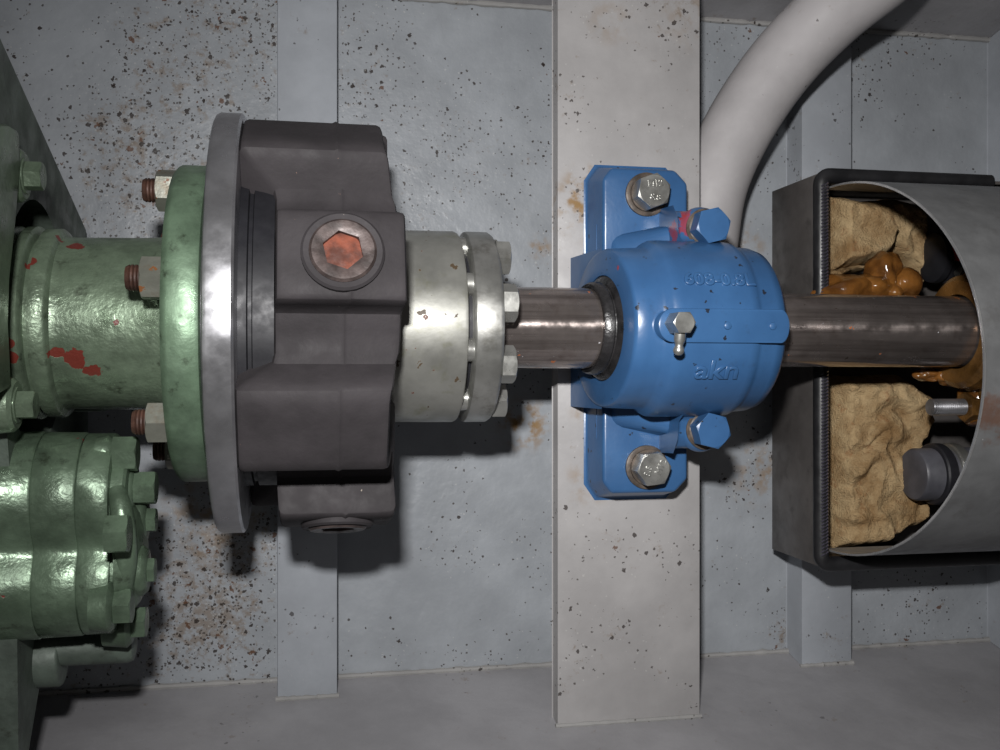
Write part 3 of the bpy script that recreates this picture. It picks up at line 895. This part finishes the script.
# ------------------------------------------------------------------ sheet metal box round the stuffing box
ZF, ZK = -75.0, -188.0
XB = 385.0
BX1 = 1150.0
YB0, YB1 = -219.0, 231.0
def build_box():
    t = thing('sheet_metal_box', 'open dark sheet metal box with black rubber edging round the shaft', 'box', (700, 6, ZK))
    th = 4.0
    bm = bmesh.new(); box(bm, XB, XB + th, YB0, YB1, ZK, ZF); mk('end_panel', bm, 'boxsheet', t, bev=0.8)
    bm = bmesh.new(); box(bm, XB + th, BX1, YB1 - th, YB1, ZK, ZF); mk('side_panel', bm, 'boxsheet', t, bev=0.8)
    bm = bmesh.new(); box(bm, XB + th, BX1, YB0, YB0 + th, ZK, ZF); mk('side_panel', bm, 'boxsheet', t, bev=0.8)
    bm = bmesh.new(); box(bm, XB + th, BX1, YB0 + th, YB1 - th, ZK, ZK + th); mk('bottom_panel', bm, 'boxsheet', t)
    # rubber edging: one bead round the rim with a rounded corner
    xc = XB + 5; r = 9.0; rc = 11
    def corner(cx, cy, a0, a1): return [Vector((cx + rc * math.cos(a0 + (a1 - a0) * i / 6), cy + rc * math.sin(a0 + (a1 - a0) * i / 6), ZF)) for i in range(7)]
    yb, ytp = YB0 + 2, YB1 - 2
    XE = at(990, 190, ZF).x
    path = [Vector((XE, ytp, ZF)), Vector((500, ytp, ZF))] + corner(xc + rc, ytp - rc, math.pi / 2, math.pi) + [Vector((xc, y, ZF)) for y in (120, 47, -30, -120)] + corner(xc + rc, yb + rc, math.pi, 1.5 * math.pi) + [Vector((500, yb, ZF)), Vector((BX1, yb, ZF))]
    bm = bmesh.new(); tube(bm, path, r, 18)
    e = mk('edge_trim', bm, 'trim', t, ang=60)
    # the ribbed grip rows on the end stretch: small chevron ridges
    proto = None
    y = YB0 + 14
    i = 0
    while y < YB1 - 12:
        if not (AY - 44 < y < AY + 40):
            for row in (0, 1):
                a = math.radians(-14 + 30 * row)
                c = Vector((xc + math.sin(a) * (r - 0.4), y + 2 * row, ZF + math.cos(a) * (r - 0.4)))
                if proto is None:
                    bm = bmesh.new()
                    m = frame(c, (math.sin(a), 0, math.cos(a)), (0, 1, 0)) @ Matrix.Rotation(0.6, 4, 'Z')
                    vv = [bm.verts.new(m @ Vector(q)) for q in ((-2.6, -1.3, -.5), (2.6, -1.3, -.5), (2.6, 1.3, -.5), (-2.6, 1.3, -.5), (-1.6, 0, 2.0), (1.6, 0, 2.0))]
                    for f in ((0, 1, 5, 4), (1, 2, 5), (2, 3, 4, 5), (3, 0, 4), (3, 2, 1, 0)): bm.faces.new([vv[q] for q in f])
                    proto = mk('grip_ridge', bm, 'knurl', e, ang=20); c0 = c
                else:
                    copy_at(proto, e, (c - c0) * S)
        y += 3.9; i += 1
    return t
build_box()

def build_arch():
    x0, x1 = 401.0, 1150.0
    ya, yb = 217.0, -203.0
    cy = (ya + yb) / 2; R = (ya - yb) / 2
    zt = 192.0; zb = ZF - 10; zs = ZF
    def sec(off):
        pts = [(cy + R + off, zb)]
        n = 56
        for i in range(n + 1):
            a = math.pi * i / n
            pts.append((cy + (R + off) * math.cos(a), zs + (zt - zs + off) * math.sin(a)))
        pts.append((cy - R - off, zb))
        return pts
    t = thing('arched_cover', 'arched grey sheet metal cover over the shaft at the right edge', 'cover', ((x0 + x1) / 2, cy, zb))
    def shell(xa, xb, mat, name):
        bm = bmesh.new()
        o = sec(0); i_ = sec(-2.2)
        A = [bm.verts.new((xa, y, z)) for y, z in o]; B = [bm.verts.new((xb, y, z)) for y, z in o]
        Ai = [bm.verts.new((xa, y, z)) for y, z in i_]; Bi = [bm.verts.new((xb, y, z)) for y, z in i_]
        n = len(o)
        for k in range(n - 1):
            bm.faces.new((A[k], A[k + 1], B[k + 1], B[k])); bm.faces.new((Ai[k], Ai[k + 1], Bi[k + 1], Bi[k]))
            bm.faces.new((A[k], A[k + 1], Ai[k + 1], Ai[k])); bm.faces.new((B[k], B[k + 1], Bi[k + 1], Bi[k]))
        for k in (0, n - 1): bm.faces.new((A[k], B[k], Bi[k], Ai[k]))
        mk(name, bm, mat, t, ang=30)
    shell(x0 + 1.6, x1, 'archsheet', 'cover_sheet')
    shell(x0, x0 + 1.5, 'cut', 'cut_edge')
build_arch()

# ------------------------------------------------------------------ inside the box
def pad(name, outline_px, z0, z1, label, seed, amp=7.0, mat='felt', group=None, cat='insulation', wob=0.03):
    """puffy felt pad: measured outline, real thickness, creased top"""
    pts = [at(px, py, (z0 + z1) / 2) for px, py in outline_px]
    poly = [(p.x, p.y) for p in pts]
    xs = [p[0] for p in poly]; ys = [p[1] for p in poly]
    st = 2.2
    nx = int((max(xs) - min(xs)) / st) + 1; ny = int((max(ys) - min(ys)) / st) + 1
    def dist_in(x, y):
        ins = False; dm = 1e9
        n = len(poly)
        for i in range(n):
            x1, y1 = poly[i]; x2, y2 = poly[(i + 1) % n]
            if (y1 > y) != (y2 > y) and x < (x2 - x1) * (y - y1) / (y2 - y1) + x1: ins = not ins
            ex, ey = x2 - x1, y2 - y1
            k = max(0, min(1, ((x - x1) * ex + (y - y1) * ey) / (ex * ex + ey * ey + 1e-9)))
            dm = min(dm, math.hypot(x - x1 - k * ex, y - y1 - k * ey))
        return dm if ins else -dm
    bm = bmesh.new(); V = {}
    for i in range(-1, nx + 2):
        for j in range(-1, ny + 2):
            x = min(xs) + i * st; y = min(ys) + j * st
            d = dist_in(x, y) + 2.5 * noise.noise(Vector((x * 0.09, y * 0.09, seed)))
            if d < 0: continue
            edge = math.sqrt(max(0.0, min(1, d / 14)))
            q = Vector((x * wob, y * wob, seed * 2.3))
            w = q + 0.9 * Vector((noise.noise(q * 1.3 + Vector((5, 0, 0))), noise.noise(q * 1.3 + Vector((0, 7, 0))), 0))
            crease = -abs(noise.noise(w * 1.1)) * 2.2 + 0.6
            h = amp * (crease + 0.7 * noise.noise(w * 2.2) + 0.25 * noise.noise(w * 7) + 0.2 * noise.noise(w * 19))
            V[i, j] = bm.verts.new((x, y, z0 + (z1 - z0) * edge + h * edge))
    low = {}
    for k in V:
        co = V[k].co
        low[k] = bm.verts.new((co.x, co.y, z0 - 1))
    for (i, j) in V:
        q = [(i, j), (i + 1, j), (i + 1, j + 1), (i, j + 1)]
        if all(k in V for k in q):
            bm.faces.new([V[k] for k in q]); bm.faces.new([low[k] for k in reversed(q)])
    bs = [e for e in bm.edges if len(e.link_faces) == 1 and e.verts[0].co.z > z0 - 0.9 or (len(e.link_faces) == 1)]
    inv = {v: k for k, v in V.items()}
    for e in bs:
        a, b = e.verts
        if a in inv and b in inv:
            bm.faces.new((a, b, low[inv[b]], low[inv[a]]))
    loose = [v for v in bm.verts if not v.link_faces]
    bmesh.ops.delete(bm, geom=loose, context='VERTS')
    o = mk(name, bm, mat, ang=70); props(o, label, cat, group)
    return o

def build_inside():
    pad('insulation_pad', [(829, 374), (850, 376), (900, 374), (924, 392), (932, 420), (922, 440), (912, 470), (922, 495), (925, 520), (880, 545), (829, 552)], -165, -105, 'large creased tan insulation pad in the lower half of the sheet metal box', 3, 8.0, wob=0.02)
    pad('insulation_pad', [(826, 195), (846, 196), (870, 202), (885, 212), (895, 228), (893, 245), (885, 258), (868, 265), (845, 270), (826, 274)], -150, -85, 'rounded pale tan insulation pad at the upper left inside the box', 8, 4.0, wob=0.012)
    pad('insulation_pad', [(862, 200), (895, 196), (922, 206), (926, 240), (924, 292), (915, 288), (905, 272), (893, 262), (884, 255), (870, 240)], -170, -118, 'small torn tan insulation piece behind the rounded pad, beside the grease', 12, 5.0, wob=0.025)
    pad('insulation_pad', [(826, 268), (850, 264), (866, 262), (868, 270), (850, 274), (826, 288)], -150, -88, 'thin torn insulation strip above the grease at the end of the box', 15, 4.0)
    # grease
    bm = bmesh.new()
    p = at(845, 292, -75); blob(bm, p, (36, 20, 30), 1, 0.35)
    p = at(872, 288, -80); blob(bm, p, (30, 18, 26), 2, 0.35)
    o = mk('grease_lump', bm, 'grease', ang=180); props(o, 'broad orange brown lump of grease along the shaft under the rounded pad', 'grease')
    bm = bmesh.new()
    p = at(882, 272, -82); blob(bm, p, (20, 24, 22), 5, 0.4)
    p = at(900, 284, -84); blob(bm, p, (20, 20, 24), 6, 0.4)
    p = at(893, 293, -66); blob(bm, p, (11, 10, 11), 7, 0.2)
    o = mk('grease_lump', bm, 'grease', ang=180); props(o, 'taller glossy brown lump of grease running down between the insulation pads', 'grease')
    # stuffing box: gland flange, neck, stud
    sb = thing('stuffing_box', 'greasy bronze stuffing box round the shaft deep in the box', 'stuffing box', (600, AY, -70))
    xg = at(962, 330, 0).x
    prof = [(xg - 8, 41), (xg - 8, 56), (xg - 2, 62), (xg + 12, 64), (xg + 16, 60), (xg + 17, 52), (xg + 24, 52), (xg + 26, 76), (xg + 44, 78), (xg + 46, 60), (xg + 150, 60), (xg + 150, 41)]
    bm = shaftlathe(prof, 64, True); mk('gland', bm, 'bronze', sb)
    p = at(948, 407, -20)
    xs0 = at(930, 407, -20).x
    bm = bmesh.new()
    prof = [(xs0, 8.6), (xs0 + 1.5, 9.4)]
    k = xs0 + 2
    while k < xs0 + 42: prof += [(k, 9.4), (k + 1.1, 8.0), (k + 2.2, 9.4)]; k += 2.6
    prof += [(xs0 + 110, 9.0)]
    lathe(bm, prof, Matrix(((0, 0, 1, 0), (0, 1, 0, p.y), (-1, 0, 0, -20), (0, 0, 0, 1))), 24); st = mk('stud', bm, 'disc', sb)
    hexbolt(sb, 'stud_nut', (xs0 + 58, p.y, -20), (-1, 0, 0), 30, 16, 'bronze')
    bm = bmesh.new()
    blob(bm, (xs0 + 58, p.y + 4, -24), (16, 22, 20), 11, 0.4)
    blob(bm, (xs0 + 36, p.y + 34, -30), (20, 11, 16), 12, 0.4)
    blob(bm, (xs0 + 10, p.y + 36, -38), (18, 8, 12), 13, 0.4)
    blob(bm, (xs0 + 60, p.y + 26, -16), (16, 14, 18), 14, 0.4)
    o = mk('grease_lump', bm, 'grease', ang=180); props(o, 'orange grease clinging round the threaded stud below the shaft', 'grease')
    # second gland ring seen above the shaft, wound packing
    # hose with two bright clamps
    zc = -85
    hy = at(935, 474, zc).y; hx0 = at(912, 474, zc).x
    h = thing('rubber_hose', 'dark grey rubber hose end with clamps beside the lower insulation pad', 'hose', (hx0 + 40, hy, zc - 34))
    bm = bmesh.new(); lathe(bm, [(hx0, 24), (hx0 + 1, 29), (hx0 + 4, 31), (hx0 + 240, 31)], Matrix(((0, 0, 1, 0), (0, 1, 0, hy), (-1, 0, 0, zc), (0, 0, 0, 1))), 40); mk('hose_body', bm, 'hose', h)
    for k, xx in enumerate((hx0 + 24, hx0 + 44)):
        bm = bmesh.new(); lathe(bm, [(xx, 31), (xx, 35), (xx + 2, 36.5), (xx + 12, 36.5), (xx + 14, 35), (xx + 14, 31)], Matrix(((0, 0, 1, 0), (0, 1, 0, hy), (-1, 0, 0, zc), (0, 0, 0, 1))), 40, True); mk('hose_clamp', bm, 'ring' if k else 'dark', h)
    # red capped fitting in the shade at the top
    zc = -110
    p = at(945, 258, zc)
    v = thing('red_valve', 'red capped valve with a dark collar in the shaded corner of the box', 'valve', (p.x, p.y, zc - 30))
    mt = Matrix(((0, 0, 1, 0), (0, 1, 0, p.y), (-1, 0, 0, zc), (0, 0, 0, 1)))
    bm = bmesh.new(); lathe(bm, [(p.x - 22, 20), (p.x - 18, 30), (p.x - 10, 31), (p.x - 8, 26), (p.x - 4, 26), (p.x - 2, 31), (p.x + 6, 31), (p.x + 8, 24), (p.x + 60, 24)], mt, 36); mk('collar', bm, 'dark', v)
    bm = bmesh.new(); lathe(bm, [(-16, 17), (4, 17), (8, 14)], frame(p + Vector((6, 8, 30)), (0, 0.2, 1)), 24); mk('red_cap', bm, 'red', v)
    bm = bmesh.new(); hexhead(bm, p + Vector((4, -20, 24)), (0, -0.3, 1), 16, 12); mk('drain_nut', bm, 'bolt', v)
build_inside()
